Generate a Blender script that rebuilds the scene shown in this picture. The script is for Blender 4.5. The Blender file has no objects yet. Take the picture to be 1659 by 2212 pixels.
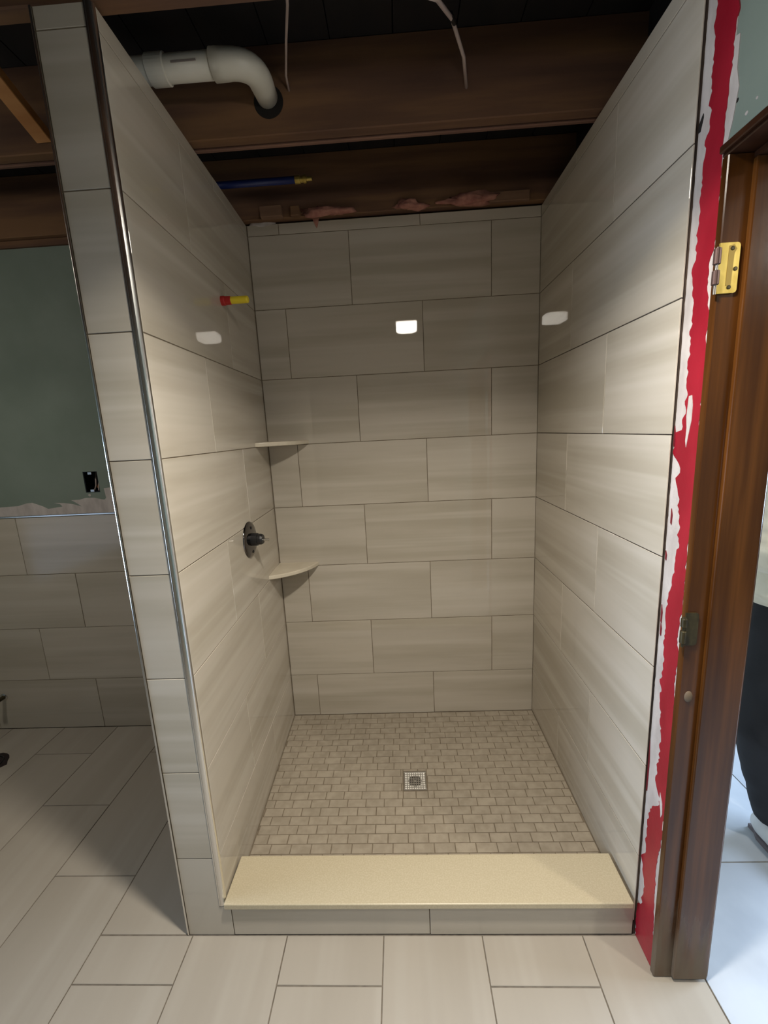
import bpy, bmesh, math, random
from mathutils import Vector, Matrix, noise
random.seed(7)
S = bpy.context.scene
COL = S.collection
PI = math.pi

# ------------------------------------------------------------------ camera
W, D = 1.262, 0.9905           # clear width and depth of the shower
SKEW = 0.0255                  # the left wall runs slightly out of square
yaw, pitch, roll, FPX = -0.04214797, -0.18856176, -0.04974982, 908.8595
cy, sy, cp, sp = math.cos(yaw), math.sin(yaw), math.cos(pitch), math.sin(pitch)
fw = Vector((sy * cp, cy * cp, sp)); rt0 = Vector((cy, -sy, 0)); up0 = rt0.cross(fw)
rt = rt0 * math.cos(roll) + up0 * math.sin(roll); up = -rt0 * math.sin(roll) + up0 * math.cos(roll)
cam = bpy.data.cameras.new('camera'); camo = bpy.data.objects.new('camera', cam); COL.objects.link(camo)
M = Matrix((( rt.x, up.x, -fw.x, 0.60656), (rt.y, up.y, -fw.y, -1.05243), (rt.z, up.z, -fw.z, 1.56028), (0, 0, 0, 1)))
camo.matrix_world = M
cam.sensor_fit = 'HORIZONTAL'; cam.sensor_width = 36; cam.lens = 36 * FPX / 1659; cam.clip_start = 0.02
S.camera = camo
# ------------------------------------------------------------------ world, daylight, exposure
wd = bpy.data.worlds.new('sky'); S.world = wd; wd.use_nodes = True
wd.node_tree.nodes['Background'].inputs[0].default_value = (0.62, 0.78, 1.0, 1)
wd.node_tree.nodes['Background'].inputs[1].default_value = 1.0
S.view_settings.view_transform = 'Standard'; S.view_settings.look = 'None'
S.view_settings.exposure = 0.0; S.view_settings.gamma = 1; S.view_settings.use_curve_mapping = False
def daylight(name, loc, rot, sx, sz, power, color=(0.62, 0.78, 1.0), spread=180):
    l = bpy.data.lights.new(name, 'AREA'); l.shape = 'RECTANGLE'; l.size = sx; l.size_y = sz
    l.energy = power; l.color = color; l.spread = math.radians(spread)
    o = bpy.data.objects.new(name, l); o.location = loc; o.rotation_euler = rot; COL.objects.link(o)
daylight('daylight_left', (-2.36, -0.80, 0.96), (0, -PI / 2, 0), 1.05, 1.30, 16, spread=64)       # through window_1
daylight('daylight_right', (3.52, .25, 1.45), (0, PI / 2, 0), 1.1, 1.25, 115)        # through window_2
LAMP, LAMP_DOWN = 33.0, 23.0          # shower light: glass glow, downward beam
FILL2, FILL2_DOWN = 44.0, 3.5        # added fill light, unseen, for the left area
LAMP3, LAMP3_DOWN = 24.0, 20.0        # light of the next room

# ------------------------------------------------------------------ helpers
def srgb(r, g, b):
    f = lambda c: (c / 255 / 12.92) if c / 255 <= 0.04045 else ((c / 255 + 0.055) / 1.055) ** 2.4
    return (f(r), f(g), f(b), 1)
def mat(name, color, rough=0.5, metal=0.0, spec=0.5, emit=None, es=0):
    m = bpy.data.materials.new(name); m.use_nodes = True
    b = m.node_tree.nodes['Principled BSDF']
    b.inputs['Base Color'].default_value = color; b.inputs['Roughness'].default_value = rough
    b.inputs['Metallic'].default_value = metal; b.inputs['Specular IOR Level'].default_value = spec
    if emit: b.inputs['Emission Color'].default_value = emit; b.inputs['Emission Strength'].default_value = es
    return m
class NT:
    def __init__(s, m): s.t = m.node_tree; s.b = s.t.nodes['Principled BSDF']
    def n(s, k, **kw):
        x = s.t.nodes.new(k)
        for a, v in kw.items():
            if a in x.bl_rna.properties: setattr(x, a, v)
            else: x.inputs[a].default_value = v
        return x
    def l(s, a, b): s.t.links.new(a, b)
def varied(name, c1, c2, scale=(3, 3, 3), rough=0.5, detail=4, spec=0.5, bump=0.0, bscale=None, objrand=False, lo=0.35, hi=0.65, rvar=0.0, c3=None, metal=0):
    """two-tone noise material in object space, optional per-object offset and brightness"""
    m = mat(name, c1, rough, metal, spec); N = NT(m)
    tc = N.n('ShaderNodeTexCoord'); mp = N.n('ShaderNodeMapping'); mp.inputs['Scale'].default_value = scale
    N.l(tc.outputs['Object'], mp.inputs[0]); src = mp.outputs[0]
    oi = None
    if objrand:
        oi = N.n('ShaderNodeObjectInfo'); mu = N.n('ShaderNodeMath', operation='MULTIPLY'); mu.inputs[1].default_value = 91.7
        N.l(oi.outputs['Random'], mu.inputs[0])
        ad = N.n('ShaderNodeVectorMath', operation='ADD'); N.l(src, ad.inputs[0]); N.l(mu.outputs[0], ad.inputs[1]); src = ad.outputs[0]
    no = N.n('ShaderNodeTexNoise'); no.inputs['Scale'].default_value = 1; no.inputs['Detail'].default_value = detail
    N.l(src, no.inputs['Vector'])
    cr = N.n('ShaderNodeValToRGB'); cr.color_ramp.elements[0].position = lo; cr.color_ramp.elements[1].position = hi
    cr.color_ramp.elements[0].color = c1; cr.color_ramp.elements[1].color = c2
    if c3: e = cr.color_ramp.elements.new((lo + hi) / 2); e.color = c3
    N.l(no.outputs['Fac'], cr.inputs[0]); out = cr.outputs[0]
    if objrand:
        hs = N.n('ShaderNodeHueSaturation'); mr = N.n('ShaderNodeMapRange'); mr.inputs[3].default_value = 1 - objrand; mr.inputs[4].default_value = 1 + objrand
        N.l(oi.outputs['Random'], mr.inputs[0]); N.l(mr.outputs[0], hs.inputs['Value']); N.l(out, hs.inputs['Color']); out = hs.outputs[0]
    N.l(out, N.b.inputs['Base Color'])
    if bump:
        nb = N.n('ShaderNodeTexNoise'); nb.inputs['Scale'].default_value = bscale or 60; nb.inputs['Detail'].default_value = 3
        N.l(tc.outputs['Object'], nb.inputs['Vector'])
        bp = N.n('ShaderNodeBump'); bp.inputs['Strength'].default_value = bump; bp.inputs['Distance'].default_value = 0.002
        N.l(nb.outputs['Fac'], bp.inputs['Height']); N.l(bp.outputs[0], N.b.inputs['Normal'])
    return m

def mesh_from(bm, name, m, smooth=False):
    bmesh.ops.recalc_face_normals(bm, faces=bm.faces[:])
    me = bpy.data.meshes.new(name); bm.to_mesh(me); bm.free()
    if m: me.materials.append(m)
    if smooth:
        for p in me.polygons: p.use_smooth = True
    return me
def obj(name, bm, m, parent=None, loc=None, smooth=False):
    me = bm if isinstance(bm, bpy.types.Mesh) else mesh_from(bm, name, m, smooth)
    o = bpy.data.objects.new(name, me); COL.objects.link(o)
    if parent: o.parent = parent
    if loc: o.location = loc
    return o
def thing(name, label, cat, loc=(0, 0, 0), group=None):
    o = bpy.data.objects.new(name, None); o.empty_display_size = 0.05; COL.objects.link(o); o.location = loc
    o['label'] = label; o['category'] = cat
    if group: o['group'] = group
    return o
def struct(o, label=None):
    o['kind'] = 'structure'
    if label: o['label'] = label
    return o
def box(bm, x0, x1, y0, y1, z0, z1, bev=0, seg=1):
    r = bmesh.ops.create_cube(bm, size=1)
    for v in r['verts']:
        v.co = Vector((x0 + (v.co.x + .5) * (x1 - x0), y0 + (v.co.y + .5) * (y1 - y0), z0 + (v.co.z + .5) * (z1 - z0)))
    if bev:
        es = list({e for v in r['verts'] for e in v.link_edges})
        bmesh.ops.bevel(bm, geom=es, offset=bev, segments=seg, affect='EDGES', profile=0.5)
    return bm
def boxes(*bs, bev=0, seg=1):
    bm = bmesh.new()
    for b in bs: box(bm, *b, bev=bev, seg=seg)
    return bm
def tube(bm, pts, radii, n=16, cap=True):
    """sweep a circle along pts"""
    pts = [Vector(p) for p in pts]
    if not hasattr(radii, '__len__'): radii = [radii] * len(pts)
    rings = []; ref = None
    for i, p in enumerate(pts):
        t = (pts[min(i + 1, len(pts) - 1)] - pts[max(i - 1, 0)]).normalized()
        if ref is None: ref = Vector((0, 0, 1)) if abs(t.z) < 0.9 else Vector((1, 0, 0))
        a = (ref - t * ref.dot(t)).normalized(); b = t.cross(a); ref = a
        rings.append([bm.verts.new(p + (a * math.cos(2 * PI * k / n) + b * math.sin(2 * PI * k / n)) * radii[i]) for k in range(n)])
    for r0, r1 in zip(rings, rings[1:]):
        for k in range(n): bm.faces.new((r0[k], r0[(k + 1) % n], r1[(k + 1) % n], r1[k]))
    if cap: bm.faces.new(rings[0][::-1]); bm.faces.new(rings[-1])
    return bm
def lathe(bm, prof, origin, axis, n=32):
    """prof: (distance along axis, radius)"""
    ax = Vector(axis).normalized(); return tube(bm, [Vector(origin) + ax * d for d, r in prof], [max(r, 1e-4) for d, r in prof], n)
def prism(bm, poly, f, d0, d1):
    """extrude a 2D polygon; f(u, v, d) -> point"""
    a = [bm.verts.new(f(u, v, d0)) for u, v in poly]; b = [bm.verts.new(f(u, v, d1)) for u, v in poly]
    bm.faces.new(a); bm.faces.new(b[::-1])
    for i in range(len(poly)): j = (i + 1) % len(poly); bm.faces.new((a[i], b[i], b[j], a[j]))
    return bm
def arcbend(p0, p1, p2, r, n=8):
    """points of a quarter-ish bend from p0 via corner p1 to p2 with setback r"""
    p0, p1, p2 = map(Vector, (p0, p1, p2)); a = p1 + (p0 - p1).normalized() * r; b = p1 + (p2 - p1).normalized() * r
    return [p0] + [(a * (1 - t) ** 2 + p1 * 2 * t * (1 - t) + b * t * t) for t in [i / n for i in range(n + 1)]] + [p2]

# ------------------------------------------------------------------ materials
def tile_material(name, base, dark, light, rough, xs=1.3, ys=22, rand=0.05):
    m = mat(name, base, rough); N = NT(m)
    tc = N.n('ShaderNodeTexCoord'); oi = N.n('ShaderNodeObjectInfo')
    mu = N.n('ShaderNodeMath', operation='MULTIPLY'); mu.inputs[1].default_value = 57.3; N.l(oi.outputs['Random'], mu.inputs[0])
    def layer(sc, det, lo, hi, ca, cb, off):
        mp = N.n('ShaderNodeMapping'); mp.inputs['Scale'].default_value = sc; N.l(tc.outputs['Object'], mp.inputs[0])
        ad = N.n('ShaderNodeVectorMath', operation='ADD'); N.l(mp.outputs[0], ad.inputs[0])
        m2 = N.n('ShaderNodeMath', operation='ADD'); m2.inputs[1].default_value = off; N.l(mu.outputs[0], m2.inputs[0]); N.l(m2.outputs[0], ad.inputs[1])
        no = N.n('ShaderNodeTexNoise'); no.inputs['Scale'].default_value = 1; no.inputs['Detail'].default_value = det; no.inputs['Roughness'].default_value = .55
        N.l(ad.outputs[0], no.inputs['Vector'])
        cr = N.n('ShaderNodeValToRGB'); cr.color_ramp.interpolation = 'EASE'
        cr.color_ramp.elements[0].position = lo; cr.color_ramp.elements[0].color = ca
        cr.color_ramp.elements[1].position = hi; cr.color_ramp.elements[1].color = cb
        N.l(no.outputs['Fac'], cr.inputs[0]); return cr.outputs[0]
    A = layer((xs, ys, 1), 4, .33, .66, dark, base, 0)                        # broad streaks
    B = layer((xs * .7, ys * 2.4, 1), 2, .45, .8, (0, 0, 0, 1), (1, 1, 1, 1), 31)   # fine pale veins
    mx = N.n('ShaderNodeMix', data_type='RGBA'); N.l(B, mx.inputs[0]); N.l(A, mx.inputs[6]); mx.inputs[7].default_value = light
    hs = N.n('ShaderNodeHueSaturation'); mr = N.n('ShaderNodeMapRange'); mr.inputs[3].default_value = 1 - rand; mr.inputs[4].default_value = 1 + rand
    N.l(oi.outputs['Random'], mr.inputs[0]); N.l(mr.outputs[0], hs.inputs['Value']); N.l(mx.outputs[2], hs.inputs['Color'])
    N.l(hs.outputs[0], N.b.inputs['Base Color'])
    return m
M_TILE = tile_material('streaked_wall_tile', srgb(190, 182, 169), srgb(174, 166, 151), srgb(196, 189, 177), 0.022, xs=.8, ys=8, rand=.03)
M_WAINS = tile_material('wainscot_tile', srgb(191, 182, 168), srgb(179, 170, 155), srgb(196, 188, 175), 0.11, xs=.8, ys=8, rand=.03)
M_FLOORTILE = tile_material('matt_floor_tile', srgb(168, 160, 148), srgb(162, 154, 142), srgb(173, 166, 155), 0.42, xs=.9, ys=5, rand=.02)
M_BRICK = varied('mosaic_brick', srgb(150, 140, 124), srgb(164, 154, 138), (30, 30, 30), 0.5, bump=.12, bscale=160, objrand=.035)
M_GROUT = varied('grout', srgb(112, 100, 84), srgb(128, 116, 99), (60, 60, 60), 0.9)
M_FGROUT = varied('floor_grout', srgb(104, 96, 86), srgb(124, 115, 103), (40, 40, 40), 0.9)
M_BACKER = varied('backer_gap_shadow', srgb(44, 36, 34), srgb(84, 70, 60), (20, 20, 4), 0.9)  # board darkened to paint in the shadow of the gap at the tile edge
M_GREEN = varied('green_drywall', srgb(114, 127, 117), srgb(123, 135, 126), (4, 4, 4), 0.75)
M_MUD = varied('joint_compound', srgb(172, 164, 160), srgb(194, 187, 183), (25, 25, 9), 0.85, bump=.5, bscale=90)
M_RED = varied('red_membrane', srgb(138, 20, 37), srgb(156, 29, 46), (14, 14, 5), 0.38, bump=.35, bscale=45)
M_DARKRED = mat('thin_red_membrane', srgb(110, 26, 36), .5)
M_CHROME = mat('chrome', (.78, .77, .75, 1), .2, 1)
M_STEEL = mat('brushed_steel', (.55, .53, .50, 1), .3, 1)
M_QUARTZ = varied('cream_quartz', srgb(200, 189, 163), srgb(190, 178, 150), (220, 220, 220), 0.42, detail=2, lo=.3, hi=.6)
M_SHELF = varied('cream_stone_shelf', srgb(212, 203, 184), srgb(200, 190, 170), (14, 14, 14), 0.3)
M_JOIST = varied('old_joist_wood', srgb(82, 58, 46), srgb(122, 90, 62), (1.2, 14, 14), 0.85, detail=6, bump=.3, bscale=40, c3=srgb(100, 72, 54))
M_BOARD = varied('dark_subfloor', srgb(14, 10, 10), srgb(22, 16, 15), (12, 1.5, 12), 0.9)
M_BRACE = varied('fresh_lumber', srgb(176, 120, 68), srgb(196, 142, 88), (3, 20, 20), 0.7)
M_BLOCK = varied('grey_block_wood', srgb(112, 84, 66), srgb(134, 104, 82), (3, 20, 20), .85)
M_JAMB = varied('varnished_wood', srgb(54, 29, 10), srgb(94, 56, 22), (26, 26, 1.3), 0.2, detail=6, bump=.12, bscale=25, spec=.35, c3=srgb(72, 41, 14))
def worn_foot(m):
    N = NT(m); src = N.b.inputs['Base Color'].links[0].from_socket
    tc = N.n('ShaderNodeTexCoord'); sx = N.n('ShaderNodeSeparateXYZ'); N.l(tc.outputs['Object'], sx.inputs[0])
    mp = N.n('ShaderNodeMapping'); mp.inputs['Scale'].default_value = (45, 45, 6); N.l(tc.outputs['Object'], mp.inputs[0])
    no = N.n('ShaderNodeTexNoise'); no.inputs['Scale'].default_value = 1; no.inputs['Detail'].default_value = 4; N.l(mp.outputs[0], no.inputs['Vector'])
    mr = N.n('ShaderNodeMapRange'); mr.inputs[1].default_value = .38; mr.inputs[2].default_value = .05; mr.inputs[3].default_value = -.35; mr.inputs[4].default_value = .35
    N.l(sx.outputs['Z'], mr.inputs[0]); ad = N.n('ShaderNodeMath', operation='ADD'); N.l(mr.outputs[0], ad.inputs[0]); N.l(no.outputs['Fac'], ad.inputs[1])
    cr = N.n('ShaderNodeValToRGB'); cr.color_ramp.elements[0].position = .48; cr.color_ramp.elements[1].position = .85; N.l(ad.outputs[0], cr.inputs[0])
    mx = N.n('ShaderNodeMix', data_type='RGBA'); N.l(cr.outputs[0], mx.inputs[0]); N.l(src, mx.inputs[6]); mx.inputs[7].default_value = srgb(104, 90, 74)
    N.l(mx.outputs[2], N.b.inputs['Base Color'])
    m2 = N.n('ShaderNodeMapRange'); m2.inputs[3].default_value = .2; m2.inputs[4].default_value = .7; N.l(cr.outputs[0], m2.inputs[0]); N.l(m2.outputs[0], N.b.inputs['Roughness'])
worn_foot(M_JAMB)                       # scuffed bare wood near the floor
M_HEAD = varied('dark_varnished_wood', srgb(40, 22, 14), srgb(62, 36, 22), (3, 20, 20), 0.3)
M_BRASS = varied('worn_brass', srgb(176, 152, 74), srgb(200, 178, 100), (60, 60, 20), 0.38, metal=.75)
M_BRASSD = mat('bare_brass_patch', srgb(150, 128, 66), .45, .6)
M_BRONZE = varied('painted_bronze', srgb(52, 46, 30), srgb(78, 70, 46), (50, 50, 30), 0.4, metal=.5)
M_PINK = mat('tarnished_knuckle', srgb(96, 76, 72), .4, .6)
M_DARK = mat('dark_void', srgb(18, 14, 12), .9)
M_BLACK = mat('black_plastic', srgb(26, 26, 27), .38)
M_PVC = varied('white_pvc', srgb(198, 196, 184), srgb(212, 210, 200), (5, 5, 5), .4)
M_PRIMER = mat('printed_mark', srgb(150, 140, 136), .5)
M_CABLE = mat('grey_cable', srgb(176, 160, 154), .5)
M_BLUE = mat('blue_pex', srgb(26, 40, 96), .4)
M_YELLOW = mat('yellow_tube', srgb(232, 208, 48), .4)
M_REDCAP = mat('red_cap', srgb(178, 34, 34), .45)
M_INSUL = varied('pink_insulation', srgb(150, 98, 88), srgb(178, 128, 112), (30, 30, 30), .95, bump=.8, bscale=60)
M_WHITEWALL = varied('old_wall', srgb(168, 166, 156), srgb(178, 176, 166), (3, 3, 3), .8)
M_HALLTILE = varied('grey_hall_tile', srgb(172, 178, 187), srgb(186, 192, 200), (5, 5, 5), .35, objrand=.02)
M_FRAME = mat('white_window_frame', srgb(220, 220, 216), .4)
M_GLASS = mat('window_glass', (.9, .95, 1, 1), .02, 0); M_GLASS.node_tree.nodes['Principled BSDF'].inputs['Transmission Weight'].default_value = 1

# ------------------------------------------------------------------ tiles
_tm = {}
def tile_mesh(name, lu, lv, th, m, ch=0.0009):
    k = (name, round(lu, 4), round(lv, 4), round(th, 4), m.name)
    if k not in _tm:
        bm = bmesh.new(); a, b = lu / 2, lv / 2
        lo = [bm.verts.new((x, y, -th)) for x, y in ((-a, -b), (a, -b), (a, b), (-a, b))]
        mi = [bm.verts.new((x, y, -ch)) for x, y in ((-a, -b), (a, -b), (a, b), (-a, b))]
        hi = [bm.verts.new((x, y, 0)) for x, y in ((-a + ch, -b + ch), (a - ch, -b + ch), (a - ch, b - ch), (-a + ch, b - ch))]
        bm.faces.new(hi)
        for i in range(4):
            j = (i + 1) % 4
            bm.faces.new((lo[i], lo[j], mi[j], mi[i])); bm.faces.new((mi[i], mi[j], hi[j], hi[i]))
        bm.faces.new(lo[::-1]); _tm[k] = mesh_from(bm, name, m)
    return _tm[k]
def put_tile(name, parent, m, O, U, V, u0, u1, v0, v1, th=0.0022, g=0.0028, jit=0.0002, ch=.0009, tilt=.0011):
    """one tile whose face lies on the plane O + uU + vV"""
    U, V = Vector(U).normalized(), Vector(V).normalized(); N = U.cross(V); g2 = g / 2
    me = tile_mesh(name, u1 - u0 - g, v1 - v0 - g, th, m, ch)
    c = Vector(O) + U * (u0 + u1) / 2 + V * (v0 + v1) / 2 + N * random.uniform(-jit, jit)
    o = bpy.data.objects.new(name, me); COL.objects.link(o); o.parent = parent
    tl = Matrix.Rotation(random.gauss(0, tilt), 4, 'X') @ Matrix.Rotation(random.gauss(0, tilt), 4, 'Y')      # setting lippage
    o.matrix_local = Matrix(((U.x, V.x, N.x, c.x), (U.y, V.y, N.y, c.y), (U.z, V.z, N.z, c.z), (0, 0, 0, 1))) @ tl
    return o
ZK = [0.0547] + [0.2952 + 0.306 * k for k in range(8)]          # course joints, shower floor first
TOP = 2.482
ROWS = list(zip(ZK, ZK[1:] + [TOP]))
def cut(a, b, joints): 
    e = [a] + [j for j in joints if a < j < b] + [b]; return list(zip(e, e[1:]))

# ------------------------------------------------------------------ back wall: shower tiles, wainscot, drywall above it
YW = 1.003                     # face of the drywall and wainscot left of the partition
hx0, hx1, hz0, hz1 = -0.980, -0.906, 1.331, 1.436        # hole for the outlet box
bm = boxes((-0.10, 1.40, D + .0022, 1.14, 0, TOP),
           (-2.4, -0.10, YW + .0022, 1.14, 0, 1.218),
           (-2.4, hx0, YW, 1.14, 1.218, 2.46), (hx1, -0.10, YW, 1.14, 1.218, 2.46),
           (hx0, hx1, YW, 1.14, 1.218, hz0), (hx0, hx1, YW, 1.14, hz1, 2.46), (hx0, hx1, YW + .07, 1.14, hz0, hz1))
wb = struct(obj('wall_back', bm, M_GROUT), 'back wall with streaked beige tile in the shower and green drywall over a wainscot')
wb.data.materials.append(M_GREEN)
for p in wb.data.polygons:
    if p.center.x < -0.10 and p.center.z > 1.21: p.material_index = 1
for i, (z0, z1) in enumerate(ROWS):
    js = (0.117, 0.740) if i % 2 == 0 else (0.424, 1.0485)
    for u0, u1 in cut(-SKEW + .002, W, js):
        put_tile('tile', wb, M_TILE, (0, D, 0), (1, 0, 0), (0, 0, 1), u0, u1, z0, z1)
for i, (z0, z1) in enumerate(zip([0, .299, .605, .909], [.299, .605, .909, 1.216])):
    o0 = -1.119 if i % 2 == 0 else -1.380
    for u0, u1 in cut(-2.395, -.142, [o0 + .612 * k for k in range(-3, 3)]):
        put_tile('tile', wb, M_WAINS, (0, YW, 0), (1, 0, 0), (0, 0, 1), u0, u1, z0, z1)
obj('metal_trim', boxes((-2.395, -.14, YW - .004, YW + .002, 1.217, 1.2255), bev=.0015), M_CHROME, wb)
mud = [(-2.39, 1.27), (-2.2, 1.285), (-2.0, 1.265), (-1.8, 1.28), (-1.6, 1.262), (-1.434, 1.275), (-1.347, 1.278), (-1.30, 1.290), (-1.271, 1.292), (-1.22, 1.272), (-1.193, 1.257), (-1.15, 1.262), (-1.115, 1.266),
       (-1.125, 1.278), (-1.155, 1.286), (-1.10, 1.283), (-1.06, 1.276), (-1.015, 1.262), (-1.0, 1.252), (-1.045, 1.285), (-1.064, 1.296), (-1.02, 1.297), (-.985, 1.305), (-.942, 1.304), (-.905, 1.294), (-.891, 1.292), (-.880, 1.300), (-.884, 1.350), (-.842, 1.353), (-.142, 1.35), (-.142, 1.226), (-2.39, 1.226)]
bm = bmesh.new(); prism(bm, mud, lambda u, v, d: (u, d, v), YW - .0012, YW + .001); obj('joint_compound', bm, M_MUD, wb)
bm = bmesh.new(); prism(bm, [(-.972, 1.318), (-.966, 1.324), (-.958, 1.322), (-.957, 1.314), (-.964, 1.311)], lambda u, v, d: (u, d, v), YW - .0012, YW + .001); obj('joint_compound', bm, M_MUD, wb)

# ------------------------------------------------------------------ partition (left shower wall and its pier)
LU = Vector((-SKEW, D, 0)).normalized()
bm = bmesh.new()
pts = [(-.137, .0022), (-.0022, .0022), (-.0022 - SKEW, D + .0022), (-.0022 - SKEW, YW + .002), (-.137, YW + .002)]
prism(bm, pts, lambda u, v, d: (u, v, d), 0, TOP)
wl = struct(obj('wall_left', bm, M_GROUT), 'tiled partition with a narrow pier end bordering the shower')
LW = D / LU.y
for i, (z0, z1) in enumerate(ROWS):
    for u0, u1 in cut(.012, LW, (.625,) if i % 2 == 0 else (.362,)):
        put_tile('tile', wl, M_TILE, (0, 0, 0), LU, (0, 0, 1), u0, u1, z0, z1)
PZ = ZK[1:] + [TOP]
for z0, z1 in zip(PZ, PZ[1:]):
    put_tile('tile', wl, M_TILE, (0, 0, 0), (1, 0, 0), (0, 0, 1), -.1315, -.0185, z0, z1)
bm = bmesh.new(); g = .0014
prism(bm, [(-.1315 + g, 0.001), (.0165 - g, 0.001), (.0165 - g, .112), (-.0185 - g, .112), (-.0185 - g, ZK[1] - g), (-.1315 + g, ZK[1] - g)], lambda u, v, d: (u, d, v), 0, .0022)
obj('tile', bm, M_TILE, wl)
def trim(poly, z0, z1, name='metal_trim'):
    bm = bmesh.new(); prism(bm, poly, lambda u, v, d: (u, v, d), z0, z1); return obj(name, bm, M_CHROME, wl)
q = [(-.013 + .0135 * math.sin(a), .0105 - .0135 * math.cos(a)) for a in [PI / 2 * k / 8 for k in range(9)]]
trim([(-.0182, .004), (-.0182, -.0022), (-.0150, -.0022), (-.0142, -.0006), (-.0134, -.0008)] + q + [(-.0045, .0125), (-.0045, .004)], .1175, TOP)
q = [(-.1345 - .0055 * math.sin(a), .0035 - .0055 * math.cos(a)) for a in [PI / 2 * k / 6 for k in range(7)]]
trim([(-.1318, .004), (-.1318, -.002)] + q + [(-.1396, .02), (-.137, .02), (-.137, .004)], 0, TOP)

# ------------------------------------------------------------------ right wall
XD = W + .012                  # drywall face; tile stands proud of it
DH, DZ = -.085, 2.072          # doorway starts at this y and is this high
DE = -.93                      # other side of the doorway
bm = boxes((XD, 1.405, DH, 1.14, 0, TOP), (XD, 1.405, DE, DH, DZ, TOP), (XD, 1.405, -2.6, DE, 0, TOP))
wr = struct(obj('wall_right', bm, M_GREEN), 'right wall with shower tile, red waterproofing strip and green drywall above the doorway')
wr.data.materials.append(M_WHITEWALL)
for p in wr.data.polygons:
    if p.center.x > 1.404: p.material_index = 1                  # painted side toward the next room
obj('backer_board', boxes((W + .0028, XD, .004, D, .0, TOP)), M_BACKER, wr)
for i, (z0, z1) in enumerate(ROWS):
    for u0, u1 in cut(-D, 0.001, (-.630,) if i % 2 == 0 else (-.345,)):
        put_tile('tile', wr, M_TILE, (W, 0, 0), (0, -1, 0), (0, 0, 1), u0, u1, z0, z1, th=.0030)
redL = [(-0.025, 2.482), (-0.025, 2.363), (-0.027, 2.293), (-0.028, 2.213), (-0.033, 2.134), (-0.027, 2.130), (-0.022, 2.067), (-0.023, 1.974), (-0.024, 1.902), (-0.013, 1.872), (-0.018, 1.86), (-0.021, 1.831), (-0.028, 1.798), (-0.028, 1.705), (-0.027, 1.638), (-0.033, 1.567), (-0.022, 1.553), (-0.024, 1.530), (-0.001, 1.524), (-0.001, 1.470), (-0.024, 1.450), (-0.030, 1.430), (-0.015, 1.416), (-0.030, 1.376), (-0.037, 1.343), (-0.045, 1.273), (-0.040, 1.214), (-0.033, 1.157), (-0.024, 1.110), (-0.019, 1.067), (-0.024, 1.0), (-0.026, 0.924), (-0.023, 0.837), (-0.032, 0.787), (-0.043, 0.720), (-0.039, 0.656), (-0.033, 0.585), (-0.041, 0.570), (-0.061, 0.547), (-0.047, 0.516), (-0.021, 0.480), (-0.014, 0.407), (-0.017, 0.324), (0.0015, 0.294), (-0.010, 0.266), (-0.022, 0.221), (-0.019, 0.146), (0.0015, 0.118), (0.0015, 0.002)]
redR = [(-0.087, 2.482), (-0.085, 2.313), (-0.081, 2.206), (-0.076, 2.131), (-0.076, 2.094), (-0.077, 2.055), (-0.082, 1.948), (-0.078, 1.901), (-0.066, 1.874), (-0.066, 1.828), (-0.080, 1.774), (-0.077, 1.735), (-0.081, 1.658), (-0.080, 1.578), (-0.084, 1.470), (-0.084, 1.343), (-0.078, 1.269), (-0.079, 1.159), (-0.079, 1.110), (-0.069, 1.023), (-0.084, 0.978), (-0.074, 0.925), (-0.084, 0.761), (-0.084, 0.700), (-0.084, 0.594), (-0.084, 0.470), (-0.070, 0.377), (-0.066, 0.326), (-0.070, 0.236), (-0.080, 0.100), (-.084, .002)]
def rag(P, amp, k):            # small ragged teeth along an edge
    out = []
    for (a, b), (c, d) in zip(P, P[1:]):
        n = max(1, int(abs(d - b) / .007))
        for i in range(n):
            t = i / n; y, z = a + (c - a) * t, b + (d - b) * t
            out.append((y + ((noise.noise(Vector((k, z * 45, 0))) * amp + noise.noise(Vector((k, z * 170, 3))) * amp * .55) if i else 0), z))
    return out + [P[-1]]
def strip_mesh(L, R, x0, x1):
    """thin sheet between two ragged edges, filled by rows"""
    zs = sorted({round(z, 4) for _, z in L} | {round(z, 4) for _, z in R})
    def at(P, z):
        for (a, b), (c, d) in zip(P, P[1:]):
            if min(b, d) - 1e-6 <= z <= max(b, d) + 1e-6 and abs(d - b) > 1e-7: return a + (c - a) * (z - b) / (d - b)
        return P[0][0] if z > P[0][1] else P[-1][0]
    bm = bmesh.new(); rows = []
    for z in zs:
        l, r = at(L, z), at(R, z); rows.append([bm.verts.new((x, y, z)) for x, y in ((x0, l), (x0, r), (x1, r), (x1, l))])
    for a, b in zip(rows, rows[1:]):
        for i in range(4): bm.faces.new((a[i], a[(i + 1) % 4], b[(i + 1) % 4], b[i]))
    bm.faces.new(rows[0]); bm.faces.new(rows[-1][::-1]); return bm
ze = [(0.0028, TOP), (0.0028, 2.13), (.0028, 1.2), (0.0028, .002)]
obj('joint_compound', strip_mesh(rag(ze, .0015, 3), [(-.0848, TOP), (-.0848, .002)], XD - .0014, XD + .001), M_MUD, wr)
obj('waterproof_membrane', strip_mesh(rag(redL, .010, 1), rag(redR, .006, 2), XD - .0026, XD - .0002), M_RED, wr)['label'] = 'ragged red waterproofing strip'
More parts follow.
